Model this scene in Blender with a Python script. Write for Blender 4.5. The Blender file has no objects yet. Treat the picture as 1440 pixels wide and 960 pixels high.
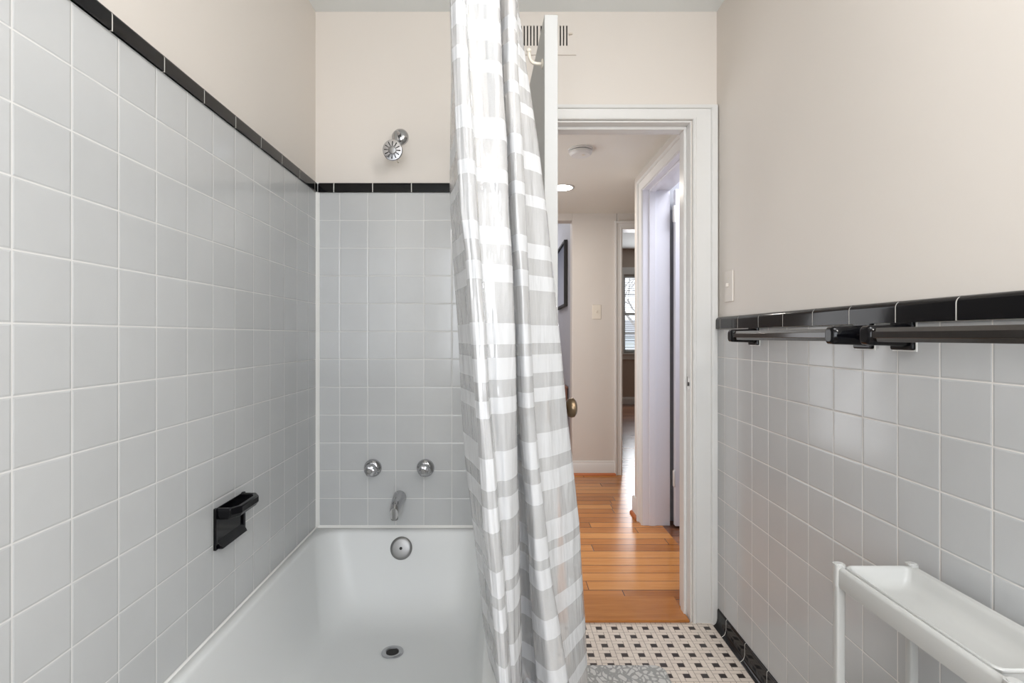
import bpy, bmesh, math, random
from mathutils import Vector, Matrix
random.seed(7)
SC = bpy.context.scene
COL = SC.collection
PI = math.pi
H = 1.126                     # camera height above the floor
F = 745.0                     # focal length in pixels of the 1440 px frame
def z(r): return H + r        # height from camera-relative height

# ------------------------------------------------------------------ materials
def new_mat(name):
    m = bpy.data.materials.new(name); m.use_nodes = True
    nt = m.node_tree
    for n in list(nt.nodes): nt.nodes.remove(n)
    out = nt.nodes.new('ShaderNodeOutputMaterial')
    return m, nt, out
def N(nt, typ, **kw):
    n = nt.nodes.new(typ)
    for k, v in kw.items(): setattr(n, k, v)
    return n
def setin(nt, sock, v):
    if isinstance(v, bpy.types.NodeSocket): nt.links.new(v, sock)
    elif v is not None: sock.default_value = v
def M(nt, op, a, b=None, c=None, clamp=False):
    n = N(nt, 'ShaderNodeMath', operation=op, use_clamp=clamp)
    setin(nt, n.inputs[0], a)
    if b is not None: setin(nt, n.inputs[1], b)
    if c is not None: setin(nt, n.inputs[2], c)
    return n.outputs[0]
def mixc(nt, fac, a, b, blend='MIX'):
    n = N(nt, 'ShaderNodeMix', data_type='RGBA', blend_type=blend)
    setin(nt, n.inputs[0], fac); setin(nt, n.inputs[6], a); setin(nt, n.inputs[7], b)
    return n.outputs[2]
def c4(c): return (c[0], c[1], c[2], 1.0)
def srgb(r, g, b):
    f = lambda v: (v/255/12.92) if v/255 <= .04045 else ((v/255+.055)/1.055)**2.4
    return (f(r), f(g), f(b), 1.0)
def coords(nt):
    tc = N(nt, 'ShaderNodeTexCoord'); sp = N(nt, 'ShaderNodeSeparateXYZ')
    nt.links.new(tc.outputs['Object'], sp.inputs[0])
    return tc.outputs['Object'], sp.outputs[0], sp.outputs[1], sp.outputs[2]
def noise(nt, vec, scale, detail=3.0, rough=.5, sx=(1,1,1)):
    mp = N(nt, 'ShaderNodeMapping'); mp.inputs['Scale'].default_value = sx
    nt.links.new(vec, mp.inputs['Vector'])
    n = N(nt, 'ShaderNodeTexNoise'); n.inputs['Scale'].default_value = scale
    n.inputs['Detail'].default_value = detail; n.inputs['Roughness'].default_value = rough
    nt.links.new(mp.outputs[0], n.inputs['Vector'])
    return n.outputs['Fac']
def bump(nt, h, strength=.2, dist=.002, normal=None):
    b = N(nt, 'ShaderNodeBump'); b.inputs['Strength'].default_value = strength
    b.inputs['Distance'].default_value = dist
    setin(nt, b.inputs['Height'], h)
    if normal is not None: nt.links.new(normal, b.inputs['Normal'])
    return b.outputs[0]
def principled(nt, out, col, rough=.5, metal=0., spec=.5, normal=None, coat=0.):
    p = N(nt, 'ShaderNodeBsdfPrincipled')
    setin(nt, p.inputs['Base Color'], col); setin(nt, p.inputs['Roughness'], rough)
    p.inputs['Metallic'].default_value = metal
    p.inputs['Specular IOR Level'].default_value = spec
    p.inputs['Coat Weight'].default_value = coat
    p.inputs['Coat Roughness'].default_value = .08
    if normal is not None: nt.links.new(normal, p.inputs['Normal'])
    nt.links.new(p.outputs[0], out.inputs[0])
    return p
def paint(name, col, rough=.55, bscale=220, bstr=.12, var=.03):
    m, nt, out = new_mat(name)
    v, x, y, zz = coords(nt)
    n1 = noise(nt, v, 2.5, 2); n2 = noise(nt, v, bscale, 3, .6)
    k = M(nt, 'MULTIPLY_ADD', n1, var*2, 1-var)
    cc = N(nt, 'ShaderNodeVectorMath', operation='SCALE'); cc.inputs[0].default_value = col[:3]
    nt.links.new(k, cc.inputs['Scale'])
    principled(nt, out, cc.outputs[0], rough, normal=bump(nt, n2, bstr, .001))
    return m
def plain(name, col, rough=.4, metal=0., spec=.5, bstr=.05, bscale=60, coat=0., var=.0):
    m, nt, out = new_mat(name)
    v, x, y, zz = coords(nt)
    n = noise(nt, v, bscale, 2)
    r = M(nt, 'MULTIPLY_ADD', n, .1*rough, rough*.95)
    principled(nt, out, col, r, metal, spec, bump(nt, n, bstr, .001), coat)
    return m
def wall_tile(name, axis, u0, v0, pu, pv, tile, grout, gw=.0026, rough=.16):
    """square glazed tiles; axis is the wall's horizontal axis"""
    m, nt, out = new_mat(name)
    vec, x, y, zz = coords(nt)
    hor = x if axis == 'X' else y
    u = M(nt, 'DIVIDE', M(nt, 'SUBTRACT', hor, u0), pu)
    v = M(nt, 'DIVIDE', M(nt, 'SUBTRACT', zz, v0), pv)
    fu = M(nt, 'FRACT', u); fv = M(nt, 'FRACT', v)
    def edge(f, p):   # metres to the nearest joint centre
        return M(nt, 'MULTIPLY', M(nt, 'MINIMUM', f, M(nt, 'SUBTRACT', 1.0, f)), p)
    d = M(nt, 'MINIMUM', edge(fu, pu), edge(fv, pv))
    mr = N(nt, 'ShaderNodeMapRange'); nt.links.new(d, mr.inputs[0])
    mr.inputs[1].default_value = gw*.32; mr.inputs[2].default_value = gw*.62
    face = mr.outputs[0]
    hm = N(nt, 'ShaderNodeMapRange', interpolation_type='SMOOTHSTEP'); nt.links.new(d, hm.inputs[0])
    hm.inputs[1].default_value = gw*.3; hm.inputs[2].default_value = gw*1.7
    cell = N(nt, 'ShaderNodeCombineXYZ')
    nt.links.new(M(nt, 'FLOOR', u), cell.inputs[0]); nt.links.new(M(nt, 'FLOOR', v), cell.inputs[1])
    wn = N(nt, 'ShaderNodeTexWhiteNoise'); nt.links.new(cell.outputs[0], wn.inputs['Vector'])
    k = M(nt, 'MULTIPLY_ADD', wn.outputs['Value'], .05, .975)
    cl = noise(nt, vec, 9, 3, .6)
    k = M(nt, 'MULTIPLY', k, M(nt, 'MULTIPLY_ADD', cl, .08, .96))
    sc = N(nt, 'ShaderNodeVectorMath', operation='SCALE'); sc.inputs[0].default_value = tile[:3]
    nt.links.new(k, sc.inputs['Scale'])
    col = mixc(nt, face, grout, sc.outputs[0])
    # every tile sits at a slightly different tilt
    geo = N(nt, 'ShaderNodeNewGeometry')
    s1 = N(nt, 'ShaderNodeVectorMath', operation='SUBTRACT'); nt.links.new(wn.outputs['Color'], s1.inputs[0])
    s1.inputs[1].default_value = (.5, .5, .5)
    s2 = N(nt, 'ShaderNodeVectorMath', operation='SCALE'); nt.links.new(s1.outputs[0], s2.inputs[0]); s2.inputs['Scale'].default_value = .012
    s3 = N(nt, 'ShaderNodeVectorMath', operation='ADD'); nt.links.new(s2.outputs[0], s3.inputs[0]); nt.links.new(geo.outputs['Normal'], s3.inputs[1])
    s4 = N(nt, 'ShaderNodeVectorMath', operation='NORMALIZE'); nt.links.new(s3.outputs[0], s4.inputs[0])
    hgt = M(nt, 'ADD', hm.outputs[0], M(nt, 'MULTIPLY', noise(nt, vec, 26, 2), .25))
    nrm = bump(nt, hgt, .55, .0012, s4.outputs[0])
    r = M(nt, 'MULTIPLY_ADD', M(nt, 'SUBTRACT', 1.0, face), .5, rough)
    principled(nt, out, col, r, spec=.5, normal=nrm)
    return m
def pinwheel(name, x0, y0, pu, pv):
    """three by three mosaic: dark square in the middle, four 2x1 rectangles wheeling round it"""
    m, nt, out = new_mat(name)
    vec, x, y, zz = coords(nt)
    u = M(nt, 'MULTIPLY', M(nt, 'FRACT', M(nt, 'ADD', M(nt, 'DIVIDE', M(nt, 'SUBTRACT', x, x0), pu), .5+40)), 3.0)
    v = M(nt, 'MULTIPLY', M(nt, 'FRACT', M(nt, 'ADD', M(nt, 'DIVIDE', M(nt, 'SUBTRACT', y, y0), pv), .5+80)), 3.0)
    g = .075
    def near(a, t): return M(nt, 'LESS_THAN', M(nt, 'ABSOLUTE', M(nt, 'SUBTRACT', a, t)), g*.6)
    def gt(a, t): return M(nt, 'GREATER_THAN', a, t)
    def lt(a, t): return M(nt, 'LESS_THAN', a, t)
    def mul(a, b): return M(nt, 'MULTIPLY', a, b)
    def mx(a, b): return M(nt, 'MAXIMUM', a, b)
    lines = mx(near(u, 0.), near(u, 3.)); lines = mx(lines, mx(near(v, 0.), near(v, 3.)))
    lo, hi = .93, 2.07
    lines = mx(lines, mul(near(u, hi), gt(v, lo)))
    lines = mx(lines, mul(near(v, lo), gt(u, lo)))
    lines = mx(lines, mul(near(u, lo), lt(v, hi)))
    lines = mx(lines, mul(near(v, hi), lt(u, hi)))
    dot = mul(mul(gt(u, lo), lt(u, hi)), mul(gt(v, lo), lt(v, hi)))
    n1 = noise(nt, vec, 14, 4, .6)
    a = mixc(nt, n1, srgb(205, 192, 180), srgb(232, 221, 208))
    b = mixc(nt, dot, a, srgb(38, 32, 31))
    cc = mixc(nt, mul(lines, .85), b, srgb(120, 106, 96))
    r = M(nt, 'MULTIPLY_ADD', lines, .4, .3)
    principled(nt, out, cc, r, normal=bump(nt, M(nt, 'SUBTRACT', 1.0, lines), .4, .0006))
    return m
def planks(name, pw, ln, cols, rough=.16, y0=0., gap=.028, along='X', grain=1.0):
    m, nt, out = new_mat(name)
    vec, x, y, zz = coords(nt)
    if along == 'Y': x, y = y, x
    rowf = M(nt, 'DIVIDE', M(nt, 'SUBTRACT', y, y0), pw)
    row = M(nt, 'FLOOR', rowf)
    wr = N(nt, 'ShaderNodeTexWhiteNoise', noise_dimensions='1D'); nt.links.new(row, wr.inputs['W'])
    xs = M(nt, 'DIVIDE', M(nt, 'MULTIPLY_ADD', wr.outputs['Value'], ln*3, x), ln)
    cellv = N(nt, 'ShaderNodeCombineXYZ'); nt.links.new(row, cellv.inputs[0]); nt.links.new(M(nt, 'FLOOR', xs), cellv.inputs[1])
    wc = N(nt, 'ShaderNodeTexWhiteNoise'); nt.links.new(cellv.outputs[0], wc.inputs['Vector'])
    ad = N(nt, 'ShaderNodeVectorMath', operation='MULTIPLY_ADD'); nt.links.new(wc.outputs['Color'], ad.inputs[0])
    ad.inputs[1].default_value = (3, 3, 3); nt.links.new(vec, ad.inputs[2])
    sx = (2.2, 26, 10) if along == 'X' else (26, 2.2, 10)
    gr = noise(nt, ad.outputs[0], 1.6, 5, .62, sx)
    fine = noise(nt, ad.outputs[0], 7, 3, .6, sx)
    t = M(nt, 'ADD', M(nt, 'MULTIPLY', wc.outputs['Value'], .5), M(nt, 'MULTIPLY', M(nt, 'ADD', M(nt, 'MULTIPLY', gr, .8), M(nt, 'MULTIPLY', fine, .2)), .75*grain))
    cr = N(nt, 'ShaderNodeValToRGB'); nt.links.new(t, cr.inputs[0])
    cr.color_ramp.elements[0].position = .25; cr.color_ramp.elements[0].color = cols[0]
    cr.color_ramp.elements[1].position = .95; cr.color_ramp.elements[1].color = cols[2]
    e = cr.color_ramp.elements.new(.6); e.color = cols[1]
    fy = M(nt, 'FRACT', rowf); fx = M(nt, 'FRACT', xs)
    ey = M(nt, 'LESS_THAN', M(nt, 'MINIMUM', fy, M(nt, 'SUBTRACT', 1., fy)), gap)
    ex = M(nt, 'LESS_THAN', fx, gap*pw/ln*1.6)
    gp = M(nt, 'MAXIMUM', ey, ex)
    cc = mixc(nt, M(nt, 'MULTIPLY', gp, .9), cr.outputs[0], srgb(70, 34, 14))
    warp = noise(nt, vec, 5, 2)
    nrm = bump(nt, M(nt, 'ADD', M(nt, 'SUBTRACT', 1., gp), M(nt, 'MULTIPLY', warp, 1.2)), .25, .0015)
    principled(nt, out, cc, M(nt, 'MULTIPLY_ADD', gr, .15, rough), normal=nrm, coat=.0)
    return m
def emis(name, col, s):
    m, nt, out = new_mat(name)
    e = N(nt, 'ShaderNodeEmission'); e.inputs[0].default_value = col; e.inputs[1].default_value = s
    nt.links.new(e.outputs[0], out.inputs[0]); return m

TILE = srgb(190, 191, 191); GROUT = srgb(214, 213, 210)
PU = .1103; PV = .1094
ZT_L = z(.5667)                      # top of the field tile, tub walls
ZT_R = z(.0294)                      # top of the field tile, right wall
M_tile_left = wall_tile('glazed_grey_tile_left', 'Y', .897, ZT_L, .1098, PV, TILE, GROUT)
M_tile_back = wall_tile('glazed_grey_tile_back', 'X', (478-705)/357, ZT_L, PU, PV, TILE, GROUT)
M_tile_right = wall_tile('glazed_grey_tile_right', 'Y', 1.023, ZT_R, .1095, .1095, TILE, srgb(222, 219, 214))
M_wall = paint('beige_wall_paint', srgb(218, 211, 203), .5)
M_hallwall = paint('hall_beige_paint', srgb(210, 204, 197), .55)
M_greywall = paint('grey_room_paint', srgb(176, 176, 182), .55)
M_taupe = paint('taupe_room_paint', srgb(178, 163, 150), .55)
M_ceil = paint('ceiling_paint', srgb(228, 231, 230), .7)
M_hallceil = paint('hall_ceiling_paint', srgb(226, 224, 216), .7)
M_trim = paint('white_gloss_trim_paint', srgb(218, 217, 214), .3, 40, .08, .01)
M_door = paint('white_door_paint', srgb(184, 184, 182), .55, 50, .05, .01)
M_lav = paint('cool_white_door_paint', srgb(222, 222, 228), .35, 50, .05, .01)
M_black = plain('black_glazed_ceramic', srgb(9, 9, 12), .09, spec=.26, bstr=.08, bscale=25)
M_grout = paint('white_grout', srgb(214, 211, 205), .8, 400, .2)
M_caulk = paint('white_caulk', srgb(232, 231, 227), .45)
M_tub = plain('white_tub_enamel', srgb(219, 220, 219), .4, bstr=.03, bscale=8)
M_chrome = plain('polished_chrome', (.50, .50, .51, 1), .14, metal=1.)
M_satin = plain('worn_satin_chrome', (.30, .297, .292, 1), .42, metal=1., bstr=.15, bscale=300)
M_dark = plain('dark_recess', srgb(24, 22, 20), .6)
M_bronze = plain('aged_bronze', srgb(122, 104, 82), .32, metal=.85, bscale=120, bstr=.1)
M_plastic = plain('white_plastic', srgb(186, 186, 183), .3, bstr=.03)
M_ivory = plain('ivory_plastic', srgb(222, 214, 200), .35, bstr=.03)
M_vent = paint('painted_vent_metal', srgb(212, 202, 188), .45, 60, .05)
M_blackbar = plain('black_glossy_bar', srgb(30, 26, 24), .1, spec=.6, bstr=.03, bscale=12)
M_mosaic = pinwheel('pinwheel_mosaic', .4367, 2.046, .0598, .0575)
OAK = (srgb(140, 82, 32), srgb(178, 114, 54), srgb(200, 140, 78))
M_oak = planks('oak_strip_floor', .0855, .95, OAK, .14, y0=2.27-.0855*40)
M_saddle = planks('oak_threshold', .4, 3.0, OAK, .08, y0=2.05, gap=.0)
M_brownfloor = planks('brown_strip_floor', .083, .9, (srgb(88, 56, 40), srgb(120, 78, 56), srgb(150, 104, 76)), .16)
M_wood = planks('brown_cabinet_wood', .5, 2., (srgb(92, 58, 44), srgb(120, 80, 62), srgb(140, 96, 76)), .3, gap=0)
M_glow = emis('lamp_diffuser', (1, .93, .82, 1), 14)

def mat_film(band):
    m, nt, out = new_mat('frosted_curtain_film' if not band else 'white_curtain_band')
    v, x, y, zz = coords(nt)
    n = noise(nt, v, 26, 3, .55, (1, 1, .16)); n2 = noise(nt, v, 90, 2, .5, (1, 1, .22))
    nr = bump(nt, M(nt, 'ADD', n, M(nt, 'MULTIPLY', n2, .12)), .8, .010)
    d = N(nt, 'ShaderNodeBsdfDiffuse'); t = N(nt, 'ShaderNodeBsdfTranslucent')
    c = srgb(214, 215, 216) if band else srgb(216, 216, 216)
    d.inputs[0].default_value = c; t.inputs[0].default_value = c
    nt.links.new(nr, d.inputs['Normal'])
    m1 = N(nt, 'ShaderNodeMixShader'); m1.inputs[0].default_value = .22
    nt.links.new(d.outputs[0], m1.inputs[1]); nt.links.new(t.outputs[0], m1.inputs[2])
    tr = N(nt, 'ShaderNodeBsdfTransparent'); tr.inputs[0].default_value = (.97, .97, .97, 1)
    m2 = N(nt, 'ShaderNodeMixShader')
    if band: m2.inputs[0].default_value = .93
    else:
        nt.links.new(M(nt, 'MULTIPLY_ADD', noise(nt, v, 700, 1), .10, .60), m2.inputs[0])
    nt.links.new(tr.outputs[0], m2.inputs[1]); nt.links.new(m1.outputs[0], m2.inputs[2])
    g = N(nt, 'ShaderNodeBsdfGlossy'); g.inputs['Roughness'].default_value = .06 if not band else .2
    nt.links.new(nr, g.inputs['Normal'])
    fr = N(nt, 'ShaderNodeFresnel'); fr.inputs[0].default_value = 1.8 if not band else 1.5; nt.links.new(nr, fr.inputs[1])
    m3 = N(nt, 'ShaderNodeMixShader'); nt.links.new(M(nt, 'MULTIPLY', fr.outputs[0], 1.0 if not band else .3), m3.inputs[0])
    nt.links.new(m2.outputs[0], m3.inputs[1]); nt.links.new(g.outputs[0], m3.inputs[2])
    nt.links.new(m3.outputs[0], out.inputs[0])
    return m
M_film = mat_film(False); M_band = mat_film(True)

# ------------------------------------------------------------------ mesh helpers
def link(name, bm, mats, parent=None, smooth=False, bevel=0., seg=2, auto=35):
    me = bpy.data.meshes.new(name)
    bmesh.ops.recalc_face_normals(bm, faces=bm.faces[:])
    bm.to_mesh(me); bm.free()
    if not isinstance(mats, (list, tuple)): mats = [mats]
    for m in mats: me.materials.append(m)
    o = bpy.data.objects.new(name, me); COL.objects.link(o)
    if parent is not None: o.parent = parent
    if smooth:
        for p in me.polygons: p.use_smooth = True
        if auto:
            try: me.set_sharp_from_angle(angle=math.radians(auto))
            except Exception: pass
    if bevel > 0:
        b = o.modifiers.new('bevel', 'BEVEL'); b.width = bevel; b.segments = seg
        b.limit_method = 'ANGLE'; b.angle_limit = math.radians(40)
        b.harden_normals = False
    return o
def box(bm, x0, x1, y0, y1, z0, z1, mi=0):
    vs = [bm.verts.new((x, y, zz)) for zz in (z0, z1) for y in (y0, y1) for x in (x0, x1)]
    for f in ((0,1,3,2),(4,5,7,6),(0,1,5,4),(2,3,7,6),(0,2,6,4),(1,3,7,5)):
        bm.faces.new([vs[i] for i in f]).material_index = mi
    return vs
def frame_of(d):
    d = Vector(d).normalized()
    a = Vector((0,0,1)) if abs(d.z) < .9 else Vector((1,0,0))
    u = d.cross(a).normalized(); return d, u, u.cross(d).normalized()
def lathe(bm, prof, org, axis, n=32, mi=0, cap=True):
    """prof: (radius, distance along axis)"""
    d, u, w = frame_of(axis); org = Vector(org); rings = []
    for r, t in prof:
        if r < 1e-6: rings.append([bm.verts.new(org + d*t)]); continue
        rings.append([bm.verts.new(org + d*t + u*r*math.cos(2*PI*i/n) + w*r*math.sin(2*PI*i/n)) for i in range(n)])
    for a, b in zip(rings, rings[1:]):
        for i in range(n):
            j = (i+1) % n
            if len(a) == 1 and len(b) == 1: continue
            if len(a) == 1: f = [a[0], b[i], b[j]]
            elif len(b) == 1: f = [a[i], a[j], b[0]]
            else: f = [a[i], a[j], b[j], b[i]]
            bm.faces.new(f).material_index = mi
    if cap:
        for R in (rings[0], rings[-1]):
            if len(R) > 2: bm.faces.new(R).material_index = mi
def tube(bm, pts, r, n=12, mi=0):
    pts = [Vector(p) for p in pts]; rings = []
    rs = r if isinstance(r, (list, tuple)) else [r]*len(pts)
    up = None
    for i, p in enumerate(pts):
        d = (pts[min(i+1, len(pts)-1)] - pts[max(i-1, 0)]).normalized()
        if up is None: _, u, w = frame_of(d)
        else:
            u = (up - d*up.dot(d)).normalized(); w = d.cross(u)
        up = u
        rings.append([bm.verts.new(p + u*rs[i]*math.cos(2*PI*k/n) + w*rs[i]*math.sin(2*PI*k/n)) for k in range(n)])
    for a, b in zip(rings, rings[1:]):
        for k in range(n): bm.faces.new([a[k], a[(k+1)%n], b[(k+1)%n], b[k]]).material_index = mi
    bm.faces.new(rings[0]).material_index = mi; bm.faces.new(rings[-1]).material_index = mi
def prism(bm, poly, fn, a, b, mi=0):
    """poly: 2-D outline; fn(p, q, t) -> xyz; extruded from t=a to t=b"""
    A = [bm.verts.new(fn(p, q, a)) for p, q in poly]; B = [bm.verts.new(fn(p, q, b)) for p, q in poly]
    n = len(poly)
    for i in range(n): bm.faces.new([A[i], A[(i+1)%n], B[(i+1)%n], B[i]]).material_index = mi
    bm.faces.new(A).material_index = mi; bm.faces.new(B).material_index = mi
def catmull(P, k):
    out = []
    for i in range(len(P)-1):
        p0, p1, p2, p3 = P[max(i-1,0)], P[i], P[i+1], P[min(i+2,len(P)-1)]
        for s in range(k):
            t = s/k
            out.append(tuple(.5*((2*b)+(-a+c)*t+(2*a-5*b+4*c-d)*t*t+(-a+3*b-3*c+d)*t**3) for a, b, c, d in zip(p0,p1,p2,p3)))
    out.append(tuple(P[-1])); return out
def BM(): return bmesh.new()
def tag(o, label=None, cat=None, group=None, kind=None):
    if label: o['label'] = label
    if cat: o['category'] = cat
    if group: o['group'] = group
    if kind: o['kind'] = kind
    return o
def thing(name, label, cat, loc=(0,0,0), group=None):
    o = bpy.data.objects.new(name, None); COL.objects.link(o); o.location = loc
    o.empty_display_size = .05
    return tag(o, label, cat, group)
def rel(bm, t):
    """shift a mesh drawn in world space into the space of its thing"""
    bmesh.ops.translate(bm, verts=bm.verts[:], vec=-Vector(t.location)); return bm
def struct(name, bm, mats, label, cat, **kw):
    o = link(name, bm, mats, **kw); return tag(o, label, cat, kind='structure')
def part(name, bm, mats, t, label=None, **kw):
    p = t
    off = Vector((0,0,0))
    while p is not None: off += Vector(p.location); p = p.parent
    bmesh.ops.translate(bm, verts=bm.verts[:], vec=-off)
    o = link(name, bm, mats, parent=t, **kw)
    if label: o['label'] = label
    return o

# ------------------------------------------------------------------ bathroom shell
XL, XR, YB = -.7275, .847, 2.087         # tile faces
PXL, PXR, PYB = -.7345, .8515, 2.094     # painted faces
YF = -.95                                # wall behind the camera
CZ = z(1.283)
OPL, OPR, OPT = .068, .749, z(.851)      # rough opening of the bathroom door

bm = BM(); box(bm, PXL-.12, PXL, YF-.12, PYB+.12, 0, CZ)
wl = struct('wall_left', bm, M_wall, 'beige painted wall above the grey tile along the bathtub', 'wall')
bm = BM(); box(bm, PXL, XL, YF, YB, z(-.751)+.001, ZT_L)
part('tile_panel', bm, M_tile_left, wl, 'square glazed grey wall tiles')
bm = BM(); box(bm, PXR, PXR+.12, YF-.12, PYB+.121, 0, CZ)
wr = struct('wall_right', bm, M_wall, 'beige painted wall above the tiled wainscot with the towel bars', 'wall')
bm = BM(); box(bm, XR, PXR, YF, PYB-.001, .06, ZT_R)
part('tile_panel', bm, M_tile_right, wr, 'square glazed grey wainscot tiles')
bm = BM()
box(bm, PXL, OPL, PYB, PYB+.12, 0, CZ); box(bm, OPR, PXR, PYB, PYB+.12, 0, CZ); box(bm, OPL, OPR, PYB, PYB+.12, OPT, CZ)
wb = struct('wall_back', bm, M_wall, 'beige end wall with the shower head and the doorway', 'wall')
bm = BM(); box(bm, XL, .034, YB, PYB, z(-.751)+.001, ZT_L)
part('tile_panel', bm, M_tile_back, wb, 'square glazed grey tiles behind the faucet')
# wall behind the camera, with an unseen window added as a light source
WX0, WX1, WZ0, WZ1 = -.62, .78, .77, 2.07
bm = BM()
box(bm, PXL, WX0, YF-.12, YF, 0, CZ); box(bm, WX1, PXR, YF-.12, YF, 0, CZ)
box(bm, WX0, WX1, YF-.12, YF, 0, WZ0); box(bm, WX0, WX1, YF-.12, YF, WZ1, CZ)
struct('wall_front', bm, M_wall, 'beige wall with the added window at the near end of the bathroom', 'wall')
w2 = tag(thing('added_window', 'unseen white framed frosted window added to light the bathroom', 'window', (.05, YF-.06, WZ0)), kind='structure')
bm = BM()
for a in ((WX0, WX0+.05, WZ0, WZ1), (WX1-.05, WX1, WZ0, WZ1), (WX0+.05, WX1-.05, WZ0, WZ0+.05), (WX0+.05, WX1-.05, WZ1-.05, WZ1), (WX0+.05, WX1-.05, (WZ0+WZ1)/2-.02, (WZ0+WZ1)/2+.02)):
    box(bm, a[0], a[1], YF-.08, YF-.03, a[2], a[3])
part('window_frame', bm, M_trim, w2)
bm = BM(); box(bm, WX0+.05, WX1-.05, YF-.06, YF-.055, WZ0+.05, WZ1-.05)
gm, nt, out = new_mat('frosted_window_glass')
tr = N(nt, 'ShaderNodeBsdfTranslucent'); tr.inputs[0].default_value = (.95, .97, 1, 1)
nt.links.new(tr.outputs[0], out.inputs[0])
part('pane', bm, gm, w2)

bm = BM(); box(bm, PXL, PXR, YF, PYB, -.05, 0)
struct('floor', bm, M_mosaic, 'cream mosaic bathroom floor with small black squares', 'floor')
bm = BM(); box(bm, PXL, PXR, YF, PYB, CZ, CZ+.05)
struct('ceiling', bm, M_ceil, 'pale grey bathroom ceiling', 'ceiling')
# caulk in the tiled corner and along the tub
bm = BM()
prism(bm, [(0,0),(.012,0),(.009,.004),(.004,.009),(0,.012)], lambda p,q,t: (XL+p, YB-q, t), z(-.748), ZT_L+.038)
prism(bm, [(0,0),(.009,0),(0,.010)], lambda p,q,t: (t, YB-p, z(-.7525)+q), XL+.005, .034)
prism(bm, [(0,0),(.007,0),(0,.007)], lambda p,q,t: (XL+p*.6, t, z(-.7525)+q*.8), .56, YB-.005)
struct('trim_1', bm, M_caulk, 'white caulk bead in the corner of the tub surround', 'caulk', smooth=True)

# black bullnose caps
def cap_profile(h, d, r):
    P = [(0, 0), (d, 0), (d, h-r)]
    for i in range(1, 7):
        a = i/6*PI/2; P.append((d-r*(1-math.cos(a)), h-r+r*math.sin(a)))
    if d > r: P.append((0, h))
    return P
def capline(name, fn, joints, h, d, r, label, cat='tile trim', back=True, z0=0, gap=.0034, mat=None):
    t = tag(bpy.data.objects.new(name, None), label, cat, kind='structure'); COL.objects.link(t)
    bm = BM(); P = cap_profile(h, d, r)
    for a, b in zip(joints, joints[1:]):
        prism(bm, P, fn, a+gap/2, b-gap/2)
    part('black_tile_row', bm, M_black, t, smooth=True, auto=50)
    bm = BM(); prism(bm, cap_profile(h-.0005, d-.0005, r), fn, joints[0]+.001, joints[-1]-.001)
    part('grout', bm, M_grout, t, smooth=True, auto=50)
    return t
HC = .0385
def seq(start, p, lo, hi):
    k0 = math.ceil((lo-start)/p); L = [lo]
    k = k0
    while start+k*p < hi:
        if start+k*p - L[-1] > .012: L.append(start+k*p)
        k += 1
    if hi - L[-1] < .012: L.pop()
    return L+[hi]
capline('trim_2', lambda p,q,t: (PXL+p, t, ZT_L+q), seq(.983, .1525, YF+.01, YB-.004), HC, .013, .009, 'row of black trim tiles capping the left tub wall')
capline('trim_3', lambda p,q,t: (t, PYB-p, ZT_L+q), seq((470-705)/357, .1525, XL+.004, .034), HC, .013, .009, 'row of black trim tiles below the shower head')
capline('trim_4', lambda p,q,t: (PXR-p, t, ZT_R+q), seq(1.423, .1500, YF+.01, 2.064), .046, .0165, .014, 'row of black bullnose tiles capping the right wainscot')
# black cove base along the right wall
cv = [(0,0),(.026,0),(.021,.003),(.015,.009),(.0115,.018),(.010,.03),(.010,.058),(.009,.0635),(.006,.066),(0,.066)]
t = tag(bpy.data.objects.new('baseboard_right', None), 'black glazed cove base tiles along the right wall', 'baseboard', kind='structure'); COL.objects.link(t)
bm = BM(); js = seq(1.985, .1525, YF+.01, 2.066)
for a, b in zip(js, js[1:]): prism(bm, cv, lambda p,q,t: (PXR-p, t, q+.0005), a+.0018, b-.0018)
part('cove_tile_row', bm, M_black, t, smooth=True, auto=50)
bm = BM(); prism(bm, [(max(0,p-.0005), q*.992) for p,q in cv], lambda p,q,t: (PXR-p, t, q+.0005), js[0]+.001, js[-1]-.001)
part('grout', bm, M_grout, t, smooth=True, auto=50)

# ------------------------------------------------------------------ bathroom door frame and door
cas = [(0,0),(0,.012),(.004,.0155),(.010,.0155),(.013,.011),(.018,.0105),(.058,.0135),(.064,.0145),(.066,.021),(.070,.0235),(.086,.0235),(.0885,.021),(.0885,0)]
def casing_v(bm, xin, sgn, yf, z0, z1, prof, ys=-1):
    prism(bm, prof, lambda p,q,t: (xin+sgn*p, yf+ys*q, t), z0, z1)
bm = BM()
zt = z(.851)
JX0, JX1 = .078, .7425
prof_s = [(p*.667, q) for p, q in cas]
A = .754
def mitre_casing(bm, x0, x1, ztop, yf, wl_, wr_, wt, ys=-1, prof=cas, z0=0.0):
    """left leg, head and right leg as one mitred sweep of the profile"""
    W = prof[-1][0]; rings = []
    for stn in range(4):
        R = []
        for p, q in prof:
            f = p/W
            lx, rx, tz = x0-f*wl_, x1+f*wr_, ztop+f*wt
            y = yf+ys*q
            R.append(bm.verts.new([(lx,y,z0),(lx,y,tz),(rx,y,tz),(rx,y,z0)][stn]))
        rings.append(R)
    n = len(prof)
    for a, b in zip(rings, rings[1:]):
        for i in range(n): bm.faces.new([a[i], a[(i+1)%n], b[(i+1)%n], b[i]])
    bm.faces.new(rings[0]); bm.faces.new(rings[-1])
mitre_casing(bm, .072, .7535, z(.8525), PYB, .035, .0945, .0555)
fr = struct('trim_5', bm, M_trim, 'white moulded casing round the bathroom doorway', 'door frame', smooth=True, auto=25)
bm = BM()
box(bm, .068, JX0, PYB-.004, PYB+.124, 0, z(.851)); box(bm, JX1+.003, OPR, PYB-.004, PYB+.124, 0, z(.851))
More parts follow.
